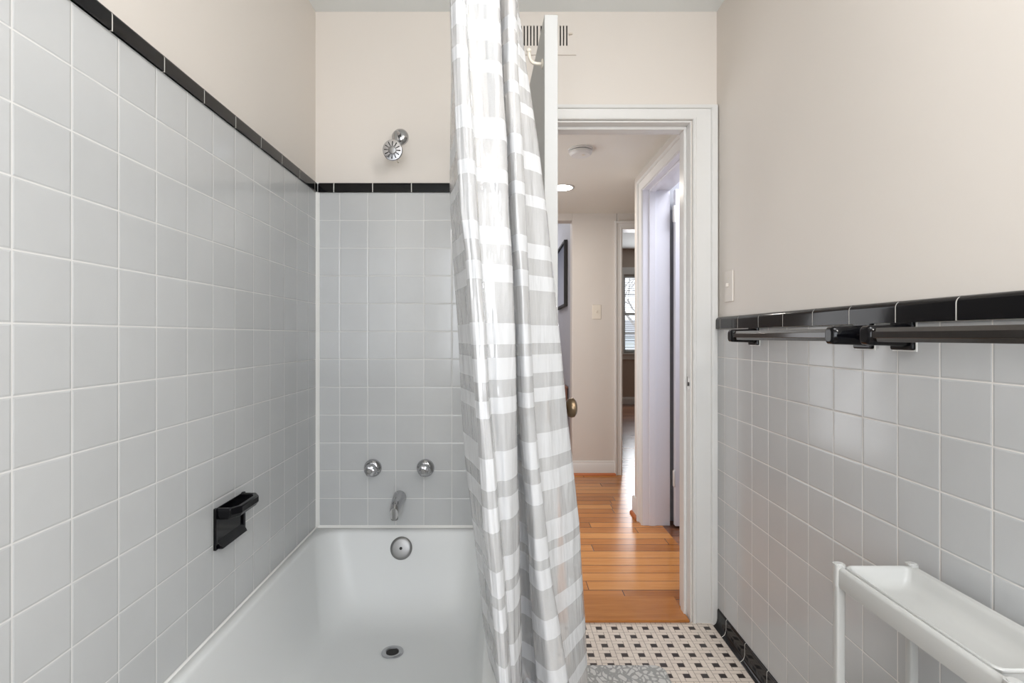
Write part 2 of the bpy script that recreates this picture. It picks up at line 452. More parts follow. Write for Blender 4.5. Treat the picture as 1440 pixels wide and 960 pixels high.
box(bm, JX0, JX1+.003, PYB-.004, PYB+.124, z(.844), z(.851))
part('jamb', bm, M_trim, fr, bevel=.0015)
bm = BM()
box(bm, JX1-.009, JX1+.003, PYB+.036, PYB+.075, 0, z(.832)); box(bm, JX0, JX0+.012, PYB+.036, PYB+.075, 0, z(.832))
box(bm, JX0, JX1+.003, PYB+.036, PYB+.075, z(.832), z(.844))
part('door_stop', bm, M_trim, fr, bevel=.002)
bm = BM(); box(bm, JX1+.0005, JX1+.0035, PYB+.008, PYB+.030, z(-.21), z(-.165))
sp = part('strike_plate', bm, M_trim, fr, 'painted over latch plate', bevel=.001)
bm = BM(); box(bm, JX1-.0004, JX1+.0004, PYB+.002, PYB+.016, z(-.196), z(-.181)); box(bm, JX1-.0004, JX1+.0004, PYB+.018, PYB+.021, z(-.198), z(-.160))
part('latch_hole', bm, M_dark, sp)
bm = BM(); box(bm, JX0+.001, JX1-.001, YB-.004, PYB+.124+.06, 0, .012)
struct('trim_6', bm, M_saddle, 'wide oak threshold board in the bathroom doorway', 'threshold', bevel=.004, seg=3)

# the open door, drawn closed along its own local X from the hinge, then turned
DW, DT, DZ1 = .690, .0355, z(.851)-.004
hinge = Vector((.080, 2.083, 0)); free = Vector((.1135, 2.083-.689, 0))
ang = math.atan2(free.y-hinge.y, free.x-hinge.x)
d1 = tag(bpy.data.objects.new('door_1', None), 'white bathroom door standing open behind the shower curtain', 'door', kind='structure'); COL.objects.link(d1)
d1.location = hinge; d1.rotation_euler = (0, 0, ang)
def dpart(name, bm, m, parent=None, label=None, **kw):
    o = link(name, bm, m, parent=parent or d1, **kw)
    if label: o['label'] = label
    return o
bm = BM()   # flush slab; local y grows to the right-hand face
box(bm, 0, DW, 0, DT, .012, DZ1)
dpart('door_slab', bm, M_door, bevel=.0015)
KZ = z(-.195); KX = DW-.055
for s, nm in ((1, 'room'), (-1, 'other')):
    y0 = DT if s > 0 else 0
    bm = BM(); lathe(bm, [(0,-.001),(.030,0),(.030,.003),(.024,.006),(.012,.008),(.009,.018),(.0095,.026),(.016,.031),(.0245,.037),(.0275,.045),(.026,.053),(.019,.0585),(.008,.0605),(0,.061)], (KX, y0, KZ), (0, s, 0), 32)
    dpart('door_knob', bm, M_bronze, label='aged bronze knob', smooth=True)
bm = BM(); box(bm, DW-.0005, DW+.0012, .006, DT-.006, KZ-.03, KZ+.03)
dpart('latch_plate', bm, M_bronze)
for hz in (.2, 1.0, 1.75):
    bm = BM(); lathe(bm, [(.006,0),(.006,.09)], (-.004, -.004, hz), (0,0,1), 12); box(bm, -.003, 0, -.003, DT*.7, hz, hz+.09)
    dpart('hinge', bm, M_trim, smooth=True)
bm = BM()   # robe hook on the tub-side face
hx, hz = .655, z(.735)
tube(bm, catmull([(hx, 0, hz), (hx, -.016, hz), (hx, -.029, hz+.004), (hx, -.036, hz+.017), (hx, -.038, hz+.034)], 5), [.0045]*20+[.006], 12)
lathe(bm, [(0,-.0005),(.013,0),(.012,.003),(.006,.005),(0,.005)], (hx, 0, hz), (0,-1,0), 20)
lathe(bm, [(0,-.007),(.006,-.003),(.007,.002),(.004,.006),(0,.007)], (hx, -.038, hz+.034), (0,0,1), 16)
dpart('robe_hook', bm, M_ivory, label='cream coloured robe hook', smooth=True)

# ------------------------------------------------------------------ bathtub
RZ = z(-.751)
def rrect(x0, x1, y0, y1, r, n=8):
    P = []
    for cx, cy, a0 in ((x1-r, y1-r, 0), (x0+r, y1-r, PI/2), (x0+r, y0+r, PI), (x1-r, y0+r, 1.5*PI)):
        for i in range(n+1):
            a = a0+i/n*PI/2; P.append((cx+r*math.cos(a), cy+r*math.sin(a)))
    return P
TX0, TX1, TY0, TY1 = XL+.001, .0325, .565, YB-.001
bm = BM()
def ring(P, zz): return [bm.verts.new((x, y, zz)) for x, y in P]
BX0, BX1, BY0, BY1, BZ = -.695, -.042, .645, 2.050, z(-1.045)
levels = []
levels.append((rrect(TX0, TX1, TY0, TY1, .006), 0.0005))
levels.append((rrect(TX0, TX1, TY0, TY1, .006), RZ-.045))
levels.append((rrect(TX0, TX1, TY0, TY1, .008), RZ-.014))
levels.append((rrect(TX0+.001, TX1-.003, TY0+.003, TY1, .012), RZ-.004))
levels.append((rrect(TX0+.001, TX1-.010, TY0+.010, TY1, .016), RZ))
levels.append((rrect(BX0-.006, BX1+.012, BY0-.012, BY1+.008, .10), RZ))
levels.append((rrect(BX0-.001, BX1+.003, BY0-.004, BY1+.002, .10), RZ-.003))
insL, insR, insB, insF = .13, .085, .20, .30
prof = [(0,.03),(.02,.06),(.06,.16),(.12,.30),(.19,.45),(.27,.60),(.35,.72),(.44,.82),(.55,.90),(.68,.955),(.83,.988),(1,1)]
for f, g in prof:
    levels.append((rrect(BX0+insL*f, BX1-insR*f, BY0+insF*f, BY1-insB*f, .10+.05*f), RZ+(BZ-RZ)*g))
rings = [ring(P, zz) for P, zz in levels]
for a, b in zip(rings, rings[1:]):
    n = len(a)
    for i in range(n): bm.faces.new([a[i], a[(i+1)%n], b[(i+1)%n], b[i]])
bm.faces.new(rings[-1])
tub = link('bathtub', bm, M_tub, smooth=True, auto=0)
tag(tub, 'white enamelled bathtub built in along the left wall', 'bathtub')
# overflow plate on the sloping end: find the slope there
def basin_y(zz):
    g = (RZ-zz)/(RZ-BZ)
    for (f0,g0),(f1,g1) in zip(prof, prof[1:]):
        if g0 <= g <= g1: return BY1-insB*(f0+(f1-f0)*(g-g0)/(g1-g0))
    return BY1
oz = z(-.812); oy = basin_y(oz); sl = (basin_y(oz+.03)-basin_y(oz-.03))/.06
nv = Vector((0, -1, sl)).normalized()
bm = BM(); lathe(bm, [(0,-.002),(.0415,-.002),(.0420,.003),(.038,.0065),(.030,.0085),(.012,.0095),(0,.0098)], (-.384, oy, oz), nv, 40)
ov = part('overflow_plate', bm, M_satin, tub, 'round satin chrome overflow cover', smooth=True)
bm = BM(); lathe(bm, [(.0055,.0085),(.0055,.0115),(.003,.0125),(0,.0125)], (-.384, oy, oz), nv, 16)
part('screw', bm, M_dark, ov, smooth=True)
bm = BM(); lathe(bm, [(.021,.001),(.036,.0005),(.0355,.0035),(.030,.0045),(.0215,.003),(.0195,-.004)], (-.360, 1.752, BZ), (0,0,1), 36, cap=False)
dr = part('drain', bm, M_chrome, tub, 'chrome drain ring', smooth=True)
bm = BM(); lathe(bm, [(0,.0012),(.0205,.0012)], (-.360, 1.752, BZ), (0,0,1), 30, cap=False)
part('drain_opening', bm, M_dark, dr)

# ------------------------------------------------------------------ fittings on the end wall
def wallpt(px, py, d): return ((px-705)*d/F, d, z((473-py)*d/F))
# shower head
ox, _, ozz = wallpt(563, 193, PYB)
sh = thing('shower_fixture', 'chrome shower head on a short arm high on the end wall', 'shower head', (ox, PYB, ozz))
bm = BM(); lathe(bm, [(0,0),(.0330,0),(.0325,.004),(.027,.011),(.017,.016),(.011,.018)], (ox, PYB-.0003, ozz), (0,-1,0), 36)
part('flange', bm, M_chrome, sh, smooth=True)
hc = Vector(wallpt(552, 211, 1.965)); hdir = Vector((-.10, -1, -.18)).normalized()
bk = hc-hdir*.052
bm = BM(); tube(bm, catmull([(ox, PYB-.010, ozz), (ox-.002, PYB-.035, ozz+.001), (ox-.008, PYB-.058, ozz-.010), tuple(bk)], 6), .0085, 16)
part('arm', bm, M_chrome, sh, smooth=True)
bm = BM(); lathe(bm, [(0,-.054),(.011,-.053),(.013,-.045),(.012,-.038),(.015,-.033),(.022,-.024),(.033,-.014),(.0375,-.006),(.0380,0),(.036,.003),(.033,.0035)], hc, hdir, 40)
hd = part('spray_head', bm, M_chrome, sh, smooth=True)
bm = BM(); lathe(bm, [(.033,.0030),(.030,.0028),(.016,.0030),(.014,.006),(.008,.0075),(0,.0075)], hc, hdir, 36)
part('spray_face', bm, M_satin, hd, 'grey ridged spray face', smooth=True)
d_, u_, w_ = frame_of(hdir)
bm = BM()
for k in range(12):
    a = 2*PI*k/12+.1; e = u_*math.cos(a)+w_*math.sin(a); s = d_.cross(e)
    o3 = hc+d_*.0036
    vs = [bm.verts.new(o3+e*r+s*q+d_*h) for h in (-.001,.0012) for r, q in ((.0165,-.0011),(.031,-.0020),(.031,.0020),(.0165,.0011))]
    for f in ((0,1,2,3),(4,5,6,7),(0,1,5,4),(1,2,6,5),(2,3,7,6),(3,0,4,7)): bm.faces.new([vs[i] for i in f])
part('spray_slots', bm, M_dark, hd, 'dark radial spray slots')
bm = BM(); e = Vector((.45,0,-1)).normalized(); tube(bm, [hc-d_*.004+e*.036, hc-d_*.004+e*.050], [.003,.0035], 10)
part('spray_lever', bm, M_ivory, hd, smooth=True)
# handles
def handle(px, py, label):
    o = wallpt(px, py, YB); t = thing('faucet_handle', label, 'faucet handle', o, 'tub faucet handles')
    bm = BM(); lathe(bm, [(0,0),(.0350,0),(.0350,.004),(.032,.010),(.026,.016),(.020,.019)], (o[0], YB-.0003, o[2]), (0,-1,0), 36)
    part('escutcheon', bm, M_chrome, t, smooth=True)
    bm = BM(); n = 36; pr = [(.015,.016),(.021,.022),(.0235,.030),(.0225,.046),(.019,.054),(.012,.057)]
    R = []
    for r, q in pr:
        R.append([bm.verts.new((o[0]+r*(1+.07*math.cos(6*2*PI*i/n))*math.cos(2*PI*i/n), YB-q, o[2]+r*(1+.07*math.cos(6*2*PI*i/n))*math.sin(2*PI*i/n))) for i in range(n)])
    for a, b in zip(R, R[1:]):
        for i in range(n): bm.faces.new([a[i], a[(i+1)%n], b[(i+1)%n], b[i]])
    bm.faces.new(R[0]); bm.faces.new(R[-1])
    g = part('grip', bm, M_chrome, t, smooth=True)
    bm = BM(); lathe(bm, [(.0100,.0555),(.0100,.0605),(.008,.0625),(0,.063)], (o[0], YB, o[2]), (0,-1,0), 24)
    part('index_button', bm, M_satin, g, smooth=True)
handle(524.5, 657.5, 'chrome tub faucet handle on the left above the spout')
handle(598.5, 657.5, 'chrome tub faucet handle on the right above the spout')
# spout
o = wallpt(562, 699, YB); sp = thing('tub_spout', 'chrome tub spout between and below the two faucet handles', 'spout', o)
bm = BM(); path = catmull([(o[0], YB-.0003, o[2]), (o[0]+.000, YB-.03, o[2]-.001), (o[0]+.0, YB-.065, o[2]-.006), (o[0]+.0, YB-.095, o[2]-.014), (o[0], YB-.112, o[2]-.026)], 6)
rings = []
for i, p in enumerate(path):
    f = i/(len(path)-1); rx = .0265-.0105*f; rz = .0275-.006*f
    rings.append([bm.verts.new((p[0]+rx*math.cos(2*PI*k/28), p[1], p[2]+rz*math.sin(2*PI*k/28)-.003*f)) for k in range(28)])
for a, b in zip(rings, rings[1:]):
    for k in range(28): bm.faces.new([a[k], a[(k+1)%28], b[(k+1)%28], b[k]])
bm.faces.new(rings[0]); bm.faces.new(rings[-1])
body = part('spout_body', bm, M_chrome, sp, smooth=True)
bm = BM(); lathe(bm, [(0,.0),(.0135,0),(.0135,.042),(.012,.044),(0,.044)], (o[0], YB-.100, o[2]-.010), (0,0,-1), 28)
part('nozzle', bm, M_satin, body, smooth=True)
bm = BM(); lathe(bm, [(.003,0),(.003,.016),(.0055,.017),(.0055,.022),(.003,.024),(0,.024)], (o[0], YB-.092, o[2]+.006), (0,0,1), 16)
part('diverter_knob', bm, M_chrome, sp, smooth=True)

# soap dish with a grab lip, left wall
sy0, sy1, sz0, sz1 = 1.338, 1.494, z(-.542), z(-.436)
sd = thing('soap_dish', 'black ceramic soap dish set into the left tile wall', 'soap dish', (XL, (sy0+sy1)/2, sz0))
bm = BM(); box(bm, XL-.002, XL+.007, sy0, sy0+.012, sz0, sz1); box(bm, XL-.002, XL+.007, sy1-.012, sy1, sz0, sz1)
box(bm, XL-.002, XL+.007, sy0+.012, sy1-.012, sz0, sz0+.014); box(bm, XL-.002, XL+.002, sy0+.012, sy1-.012, sz0+.014, sz1-.002)
prism(bm, [(0,0),(.018,.0),(.014,.008),(0,.022)], lambda p,q,t: (XL+p, t, sz0+q), sy0+.012, sy1-.012)
part('back_plate', bm, M_black, sd, bevel=.002, seg=3)
bm = BM()   # tray: floor, two tapering ends and a raised front lip
ty0, ty1 = sy0+.006, sy1-.006
def loop(x, e): return (ty0+e, ty1-e)
T = [(XL+.001, 0.), (XL+.040, .002), (XL+.056, .022)]
zt0, zt1 = sz1-.030, sz1-.001
outl = [(XL+.001, ty0), (XL+.040, ty0+.001), (XL+.058, ty0+.026), (XL+.058, ty1-.026), (XL+.040, ty1-.001), (XL+.001, ty1)]
inl = [(XL+.001, ty0+.012), (XL+.034, ty0+.013), (XL+.044, ty0+.030), (XL+.044, ty1-.030), (XL+.034, ty1-.013), (XL+.001, ty1-.012)]
def vr(P, zz): return [bm.verts.new((x, y, zz)) for x, y in P]
cx, cy = XL+.02, (ty0+ty1)/2
low = [(x if i in (0, 5) else x-.008, y+(cy-y)*.05) for i, (x, y) in enumerate(outl)]
A_, B_, B2, C_, D_ = vr(low, zt0), vr(outl, zt0+.012), vr(outl, zt1), vr(inl, zt1), vr(inl, zt0+.008)
for a, b in ((A_,B_),(B_,B2),(B2,C_),(C_,D_)):
    for i in range(5): bm.faces.new([a[i], a[i+1], b[i+1], b[i]])
bm.faces.new(A_); bm.faces.new(D_)
for i in (0, 5): bm.faces.new([A_[i], B_[i], B2[i], C_[i], D_[i]]) if False else None
part('tray', bm, M_black, sd, bevel=.003, seg=3, smooth=True, auto=30)

# ------------------------------------------------------------------ shower curtain and rod
RODX, RODZ = -.032, z(.800)
rd = thing('curtain_rod', 'chrome shower curtain rod running above the edge of the tub', 'curtain rod', (RODX, YF, RODZ))
bm = BM(); tube(bm, [(RODX, YF+.001, RODZ), (RODX, PYB-.001, RODZ)], .0125, 20)
part('rod', bm, M_satin, rd, smooth=True)
for yy, s in ((YF, 1), (PYB, -1)):
    bm = BM(); lathe(bm, [(0,.0005),(.03,.0005),(.03,.006),(.018,.014),(.0135,.016)], (RODX, yy, RODZ), (0, s, 0), 24)
    part('end_flange', bm, M_chrome, rd, smooth=True)

def tab(T, y):
    if y <= T[0][0]: a, b = T[0], T[1]
    elif y >= T[-1][0]: a, b = T[-2], T[-1]
    else:
        for a, b in zip(T, T[1:]):
            if a[0] <= y <= b[0]: break
    f = (y-a[0])/(b[0]-a[0]); f = max(-1.5, min(2.5, f))
    return a[1]+(b[1]-a[1])*f
cL  = [(0,632),(100,634),(200,632.5),(260,632),(300,633),(353,636),(470,644),(575,649),(660,655),(740,665),(810,673),(870,678),(950,690)]
c1L = [(0,634),(100,637),(200,642),(300,647),(353,654),(470,662),(575,669),(660,675),(740,680),(810,688),(870,693),(950,699)]
c1R = [(0,656),(100,660),(200,667),(300,672),(353,675),(470,684),(575,689),(660,697),(740,703),(810,709),(870,713),(950,718)]
c2R = [(0,703),(100,706.5),(200,713),(300,716),(353,720),(470,725),(575,727),(660,728),(740,731),(810,732),(870,734),(950,735)]
c3L = [(0,704),(100,707),(200,713),(300,717),(353,720),(470,726),(575,729),(660,735),(740,742),(810,745),(870,749),(950,755)]
c3R = [(0,727),(100,729),(200,735),(300,740),(353,742),(470,747),(575,752),(660,759),(740,768),(810,775),(870,785),(950,798)]
c4R = [(0,728),(100,742),(200,757),(300,770),(353,775),(470,787),(575,796.5),(660,806),(740,815),(810,819),(870,823),(950,827)]
SCL = .85
def lerp(a, b, f): return a+(b-a)*f
CP = [  # px as a function of image height, depth at the top, depth at the bottom
 (lambda y: tab(c1L,y)+6, 1.33, 1.36), (lambda y: tab(cL,y)+4, 1.30, 1.33),
 (lambda y: tab(cL,y)+.5, 1.25, 1.28), (lambda y: lerp(tab(cL,y), tab(c1L,y), .55), 1.17, 1.21),
 (lambda y: tab(c1L,y)+2, 1.10, 1.13), (lambda y: tab(c1R,y)-2, 1.050, 1.075), (lambda y: tab(c1R,y)+1, 1.035, 1.05),
 (lambda y: tab(c1R,y)-3, 1.030, 1.04), (lambda y: tab(c1L,y)+3, 1.030, 1.03), (lambda y: tab(c1L,y)-.5, 1.015, 1.01),
 (lambda y: tab(c1L,y)+3, .998, .988), (lambda y: lerp(tab(c1L,y), tab(c1R,y), .5), .992, .978),
 (lambda y: tab(c1R,y)-2.5, .998, .988), (lambda y: tab(c1R,y), 1.018, 1.02), (lambda y: tab(c1R,y)+1.5, 1.042, 1.055),
 (lambda y: lerp(tab(c1R,y), tab(c2R,y), .45), 1.048, 1.060),
 (lambda y: tab(c2R,y)-3, 1.055, 1.105), (lambda y: tab(c2R,y)-1, 1.10, 1.16), (lambda y: tab(c2R,y)-10, 1.16, 1.22),
 (lambda y: tab(c2R,y)-2, 1.22, 1.26), (lambda y: tab(c3L,y)+1, 1.19, 1.22), (lambda y: tab(c3L,y)-.5, 1.155, 1.185), (lambda y: lerp(tab(c3L,y), tab(c3R,y), .45), 1.125, 1.145),
 (lambda y: tab(c3R,y)-1, 1.145, 1.165), (lambda y: tab(c3R,y)-.5, 1.19, 1.21), (lambda y: tab(c3R,y)-1.5, 1.225, 1.245), (lambda y: lerp(tab(c3R,y), tab(c4R,y), .45), 1.25, 1.29),
 (lambda y: tab(c4R,y)-.5, 1.28, 1.37), (lambda y: tab(c4R,y)-7, 1.35, 1.42), (lambda y: tab(c4R,y)-24, 1.38, 1.45)]
bands = [(-64,-44),(-12,7),(28,58),(85,103),(165,195),(237,256),(318,343),(371,396),(454,484),(503,534),(559,582),(635,677),(700,732),(783,817),(832,862),(908,938),(985,1012),(1048,1072),(1120,1150),(1180,1206)]
dB = 1.05*SCL
def zb(y): return (473-y)*dB/F
edges = sorted({round(zb(v), 5) for b in bands for v in b} | {.765, -.93}, reverse=True)
edges = [e for e in edges if -.93 <= e <= .765]
rows = []
for a, b in zip(edges, edges[1:]):
    k = max(1, int(round((a-b)/.013)))
    rows += [(a+(b-a)*i/k) for i in range(k)]
rows.append(edges[-1])
def in_band(zz): return any(zb(b[1]) < zz < zb(b[0]) for b in bands)
def sstep(a, b, x):
    t = max(0, min(1, (x-a)/(b-a))); return t*t*(3-2*t)
bm = BM(); grid = []
for zr in rows:
    P = []
    for fn, dt, db in CP:
        f = sstep(.55, -.65, zr)
        d = lerp(dt, db, f)*SCL
        y = 473-zr*F/d
        px = fn(max(-150., min(1150., y)))
        X = (px-705)*d/F
        g = sstep(-.655, -.738, zr)
        if g > 0: X = X+g*max(0, .052+ (X+.05)*.25 - X)*1.0
        P.append((X, d))
    C = catmull(P, 5)
    R = []
    for i, (x, y) in enumerate(C):
        wv = .0016*math.sin(i*.83+zr*9)+.0010*math.sin(i*2.1-zr*23)
        R.append(bm.verts.new((x, y+wv, z(zr))))
    grid.append(R)
for i in range(len(rows)-1):
    mi = 1 if in_band((rows[i]+rows[i+1])/2) else 0
    for j in range(len(grid[0])-1):
        bm.faces.new([grid[i][j], grid[i][j+1], grid[i+1][j+1], grid[i+1][j]]).material_index = mi
cur = link('shower_curtain', bm, [M_film, M_band], smooth=True, auto=0)
tag(cur, 'translucent shower curtain with white stripes, gathered beside the tub', 'shower curtain')
for k in range(9):
    P = grid and None
    yy = .87+k*.036
    bm = BM(); n = 20
    tube(bm, [(RODX+.021*math.cos(2*PI*i/n), yy, RODZ-.007+.026*math.sin(2*PI*i/n)) for i in range(n+1)], .0018, 8)
    part('curtain_ring', bm, M_chrome, cur, smooth=True)

# ------------------------------------------------------------------ towel bars, right wall
def towel_bar(y0, y1, label):
    t = thing('towel_bar', label, 'towel bar', (XR, (y0+y1)/2, H), 'black towel bars on the right wall')
    P = .0720
    zc = z(.0035)
    bm = BM(); R = .0172
    pts = [(P+R*math.cos(2*PI*(k+.5)/8), R*math.sin(2*PI*(k+.5)/8)*.92) for k in range(8)]
    prism(bm, pts, lambda p,q,tt: (XR-p+.006, tt, zc+q), y0+.006, y1-.006)
    part('bar', bm, M_blackbar, t, bevel=.001)
    for yy in (y0, y1):
        bm = BM()
        box(bm, XR-.010, XR+.001, yy-.031, yy+.031, z(-.0285), z(.0335))
        br = part('bracket', bm, M_black, t, bevel=.004, seg=3)
        bm = BM()
        # flared arm from the plate to a squarish head round the bar's end
        secs = [(.008, .026, .024), (.020, .022, .0225), (.045, .019, .0215), (.066, .0185, .0210), (.082, .017, .020), (.087, .013, .016)]
        rr = []
        for p, hy, hz in secs:
            rr.append([bm.verts.new((XR-p, yy+a*hy, zc-.001+b*hz)) for a, b in ((-1,-.6),(-.65,-1),(.65,-1),(1,-.6),(1,.6),(.65,1),(-.65,1),(-1,.6))])
        for a, b in zip(rr, rr[1:]):
            for i in range(8): bm.faces.new([a[i], a[(i+1)%8], b[(i+1)%8], b[i]])
        bm.faces.new(rr[0]); bm.faces.new(rr[-1])
        part('arm', bm, M_black, br, bevel=.003, seg=3, smooth=True, auto=40)
        bm = BM(); box(bm, XR-.0015, XR+.0006, yy-.0335, yy+.0335, z(-.031), z(.0290))
        part('caulk', bm, M_caulk, br)
towel_bar(1.232, 1.768, 'black towel bar on the right wall, farther one nearer the doorway')
towel_bar(.580, 1.112, 'black towel bar on the right wall, nearer one cut by the frame')

# ------------------------------------------------------------------ switches
def switch(name, org, nrm, label, mat):
    """org: centre on the wall; nrm: 'x-' facing -X, 'y-' facing -Y"""
    t = thing(name, label, 'light switch', org)
    def B(u0, u1, w0, w1, h0, h1):
        if nrm == 'x-': return (org[0]-w1, org[0]-w0, org[1]+u0, org[1]+u1, org[2]+h0, org[2]+h1)
        return (org[0]+u0, org[0]+u1, org[1]-w1, org[1]-w0, org[2]+h0, org[2]+h1)
    bm = BM(); box(bm, *B(-.0355, .0355, 0, .006, -.058, .058))
    pl = part('cover_plate', bm, mat, t, bevel=.003, seg=3)
    bm = BM(); box(bm, *B(-.005, .005, .005, .016, -.002, .012))
    part('toggle', bm, mat, t, bevel=.002)
    for s in (-1, 1):
        bm = BM(); dirv = (-1,0,0) if nrm == 'x-' else (0,-1,0)
        c = (org[0], org[1], org[2]+s*.030)
        lathe(bm, [(.003,.0055),(.003,.0068),(0,.007)], c, dirv, 12)
        part('screw', bm, M_ivory, pl, smooth=True)
switch('light_switch', (PXR, 1.975, z(.187)), 'x-', 'painted light switch on the right wall beside the door casing', M_wall)

# ------------------------------------------------------------------ vent above the door
vx0, vx1, vz0, vz1 = (697-705)*PYB/F, (810-705)*PYB/F, z((473-78)*PYB/F), z((473-24)*PYB/F)
vg = thing('vent_grille', 'painted air vent grille high on the end wall above the door', 'vent', (vx0, PYB, vz0))
bm = BM()
def vpx(p): return (p-705)*PYB/F
slits = [vpx(719+4.55*k) for k in range(9)]+[vpx(760.8+4.5*k) for k in range(9)]
s0, s1 = z((473-65.5)*PYB/F), z((473-37)*PYB/F)
xs = [vx0]
for s in slits: xs += [s-.0027, s+.0027]
xs.append(vx1)
box(bm, vx0, vx1, PYB-.006, PYB-.0005, vz0, s0); box(bm, vx0, vx1, PYB-.006, PYB-.0005, s1, vz1)
for a, b in zip(xs[0::2], xs[1::2]): box(bm, a, b, PYB-.006, PYB-.0005, s0, s1)
part('face_plate', bm, M_wall, vg)
bm = BM(); box(bm, vx0+.01, vx1-.01, PYB-.0016, PYB-.0002, s0-.004, s1+.004)
part('duct_opening', bm, M_dark, vg, 'dark duct seen between the slats')
bm = BM(); lathe(bm, [(.004,0),(.004,.008),(0,.009)], (vpx(801), PYB-.006, z((473-50)*PYB/F)), (0,-1,0), 12); box(bm, vpx(799.5), vpx(804.5), PYB-.016, PYB-.010, z((473-50.8)*PYB/F), z((473-49)*PYB/F))
part('damper_lever', bm, M_vent, vg)

# ------------------------------------------------------------------ cart
cx0, cx1, cy0, cy1, cz = .668, .812, .690, 1.048, z(-.452)
ct = thing('storage_cart', 'slim white storage cart with a tray top beside the right wall', 'cart', ((cx0+cx1)/2, (cy0+cy1)/2, 0))
PW = .0085
for (x, y) in ((cx0, cy1), (cx1, cy1), (cx0, cy0), (cx1, cy0)):
    bm = BM(); prism(bm, rrect(x-PW, x+PW, y-PW, y+PW, .004, 3), lambda p,q,t: (p, q, t), .045, cz+.001)
    po = part('post', bm, M_plastic, ct, smooth=True, auto=50)
    bm = BM(); prism(bm, rrect(x-PW-.0015, x+PW+.0015, y-PW-.0015, y+PW+.0015, .007, 5), lambda p,q,t: (p, q, t), cz-.040, cz+.003)
    lathe(bm, [(.0085,-.001),(.0075,.0012),(0,.0016)], (x, y, cz+.003), (0,0,1), 20)
    part('corner_cap', bm, M_plastic, po, smooth=True, auto=50)
    bm = BM(); lathe(bm, [(0,-.006),(.020,-.006),(.022,0),(.020,.006),(0,.006)], (x, y, .0225), (1,0,0), 24); tube(bm, [(x,y,.022),(x,y,.05)], .005, 8)
    part('caster', bm, M_dark, ct, smooth=True)
railp = [(-.0065,-.040),(.0055,-.040),(.0065,-.036),(.0065,-.008),(.005,-.003),(.001,0),(-.003,-.001),(-.0060,-.004),(-.0065,-.010)]
for k, zz in enumerate((cz, .42, .16)):
    for sx, x in ((-1, cx0), (1, cx1)):
        bm = BM(); prism(bm, railp, lambda p,q,t: (x-sx*(-p), t, zz+q), cy0+PW, cy1-PW)
        part('side_rail', bm, M_plastic, ct, smooth=True, auto=40)
    if k > 0:
        for y in (cy0, cy1):
            bm = BM(); prism(bm, railp, lambda p,q,t: (t, y+p, zz+q), cx0+PW, cx1-PW)
            part('end_rail', bm, M_plastic, ct, smooth=True, auto=40)
    # tray: a lofted basin with a rolled lip
    bm = BM()
    ti = .0075
    def tl(e, zz_, r): return [bm.verts.new((x, y, zz_)) for x, y in rrect(cx0+ti+e, cx1-ti-e, cy0+.030+e, cy1-.003-e, r*.75, 6)]
    L = [tl(.006, zz-.010, .012), tl(.0, zz-.006, .016), tl(-.001, zz-.002, .016), tl(.001, zz+.0005, .016), tl(.004, zz-.0005, .016), tl(.007, zz-.006, .015), tl(.011, zz-.018, .015), tl(.018, zz-.028, .015), tl(.028, zz-.0335, .016), tl(.040, zz-.035, .016)]
    for a, b in zip(L, L[1:]):
        for i in range(len(a)): bm.faces.new([a[i], a[(i+1)%len(a)], b[(i+1)%len(a)], b[i]])
    bm.faces.new(L[-1])
    L2 = [tl(.006, zz-.010, .012), tl(.009, zz-.035, .013), tl(.017, zz-.043, .011)]
    for a, b in zip(L2, L2[1:]):
        for i in range(len(a)): bm.faces.new([a[i], a[(i+1)%len(a)], b[(i+1)%len(a)], b[i]])
    bm.faces.new(L2[-1])
    part('tray', bm, M_plastic, ct, smooth=True, auto=60)

# ------------------------------------------------------------------ bath mat
mm, nt, out = new_mat('pebble_pattern_mat')
vec, x, y, zz = coords(nt)
wrp = N(nt, 'ShaderNodeVectorMath', operation='MULTIPLY_ADD'); nz = N(nt, 'ShaderNodeTexNoise'); nz.inputs['Scale'].default_value = 18
nt.links.new(vec, nz.inputs['Vector']); nt.links.new(nz.outputs['Color'], wrp.inputs[0]); wrp.inputs[1].default_value = (.045,.045,.045); nt.links.new(vec, wrp.inputs[2])
mp = N(nt, 'ShaderNodeMapping'); mp.inputs['Rotation'].default_value = (0,0,.6); mp.inputs['Scale'].default_value = (1, .62, 1); nt.links.new(wrp.outputs[0], mp.inputs[0])
vo = N(nt, 'ShaderNodeTexVoronoi', feature='DISTANCE_TO_EDGE'); vo.inputs['Scale'].default_value = 52; nt.links.new(mp.outputs[0], vo.inputs['Vector'])
mr = N(nt, 'ShaderNodeMapRange'); nt.links.new(vo.outputs['Distance'], mr.inputs[0]); mr.inputs[1].default_value = .09; mr.inputs[2].default_value = .14
pile = noise(nt, vec, 600, 2)
cc = mixc(nt, mr.outputs[0], srgb(166, 166, 164), srgb(210, 209, 206))
principled(nt, out, cc, .95, spec=.1, normal=bump(nt, M(nt, 'ADD', pile, M(nt, 'MULTIPLY', mr.outputs[0], .6)), .6, .003))
bm = BM()
mp_ = [(0, 0), (.0, .006), (.004, .009), (.012, .010)]
Ls = [[bm.verts.new((x_, y_, h)) for x_, y_ in rrect(.056+e, .552-e, .98+e, 1.805-e, .035, 8)] for e, h in ((0,.0006),(0,.006),(.004,.0095),(.012,.0105))]
for a, b in zip(Ls, Ls[1:]):
    for i in range(len(a)): bm.faces.new([a[i], a[(i+1)%len(a)], b[(i+1)%len(a)], b[i]])
bm.faces.new(Ls[0]); bm.faces.new(Ls[-1])
o = link('bath_mat', bm, mm, smooth=True, auto=60)
tag(o, 'grey bath mat with a pale pebble pattern on the mosaic floor', 'bath mat')

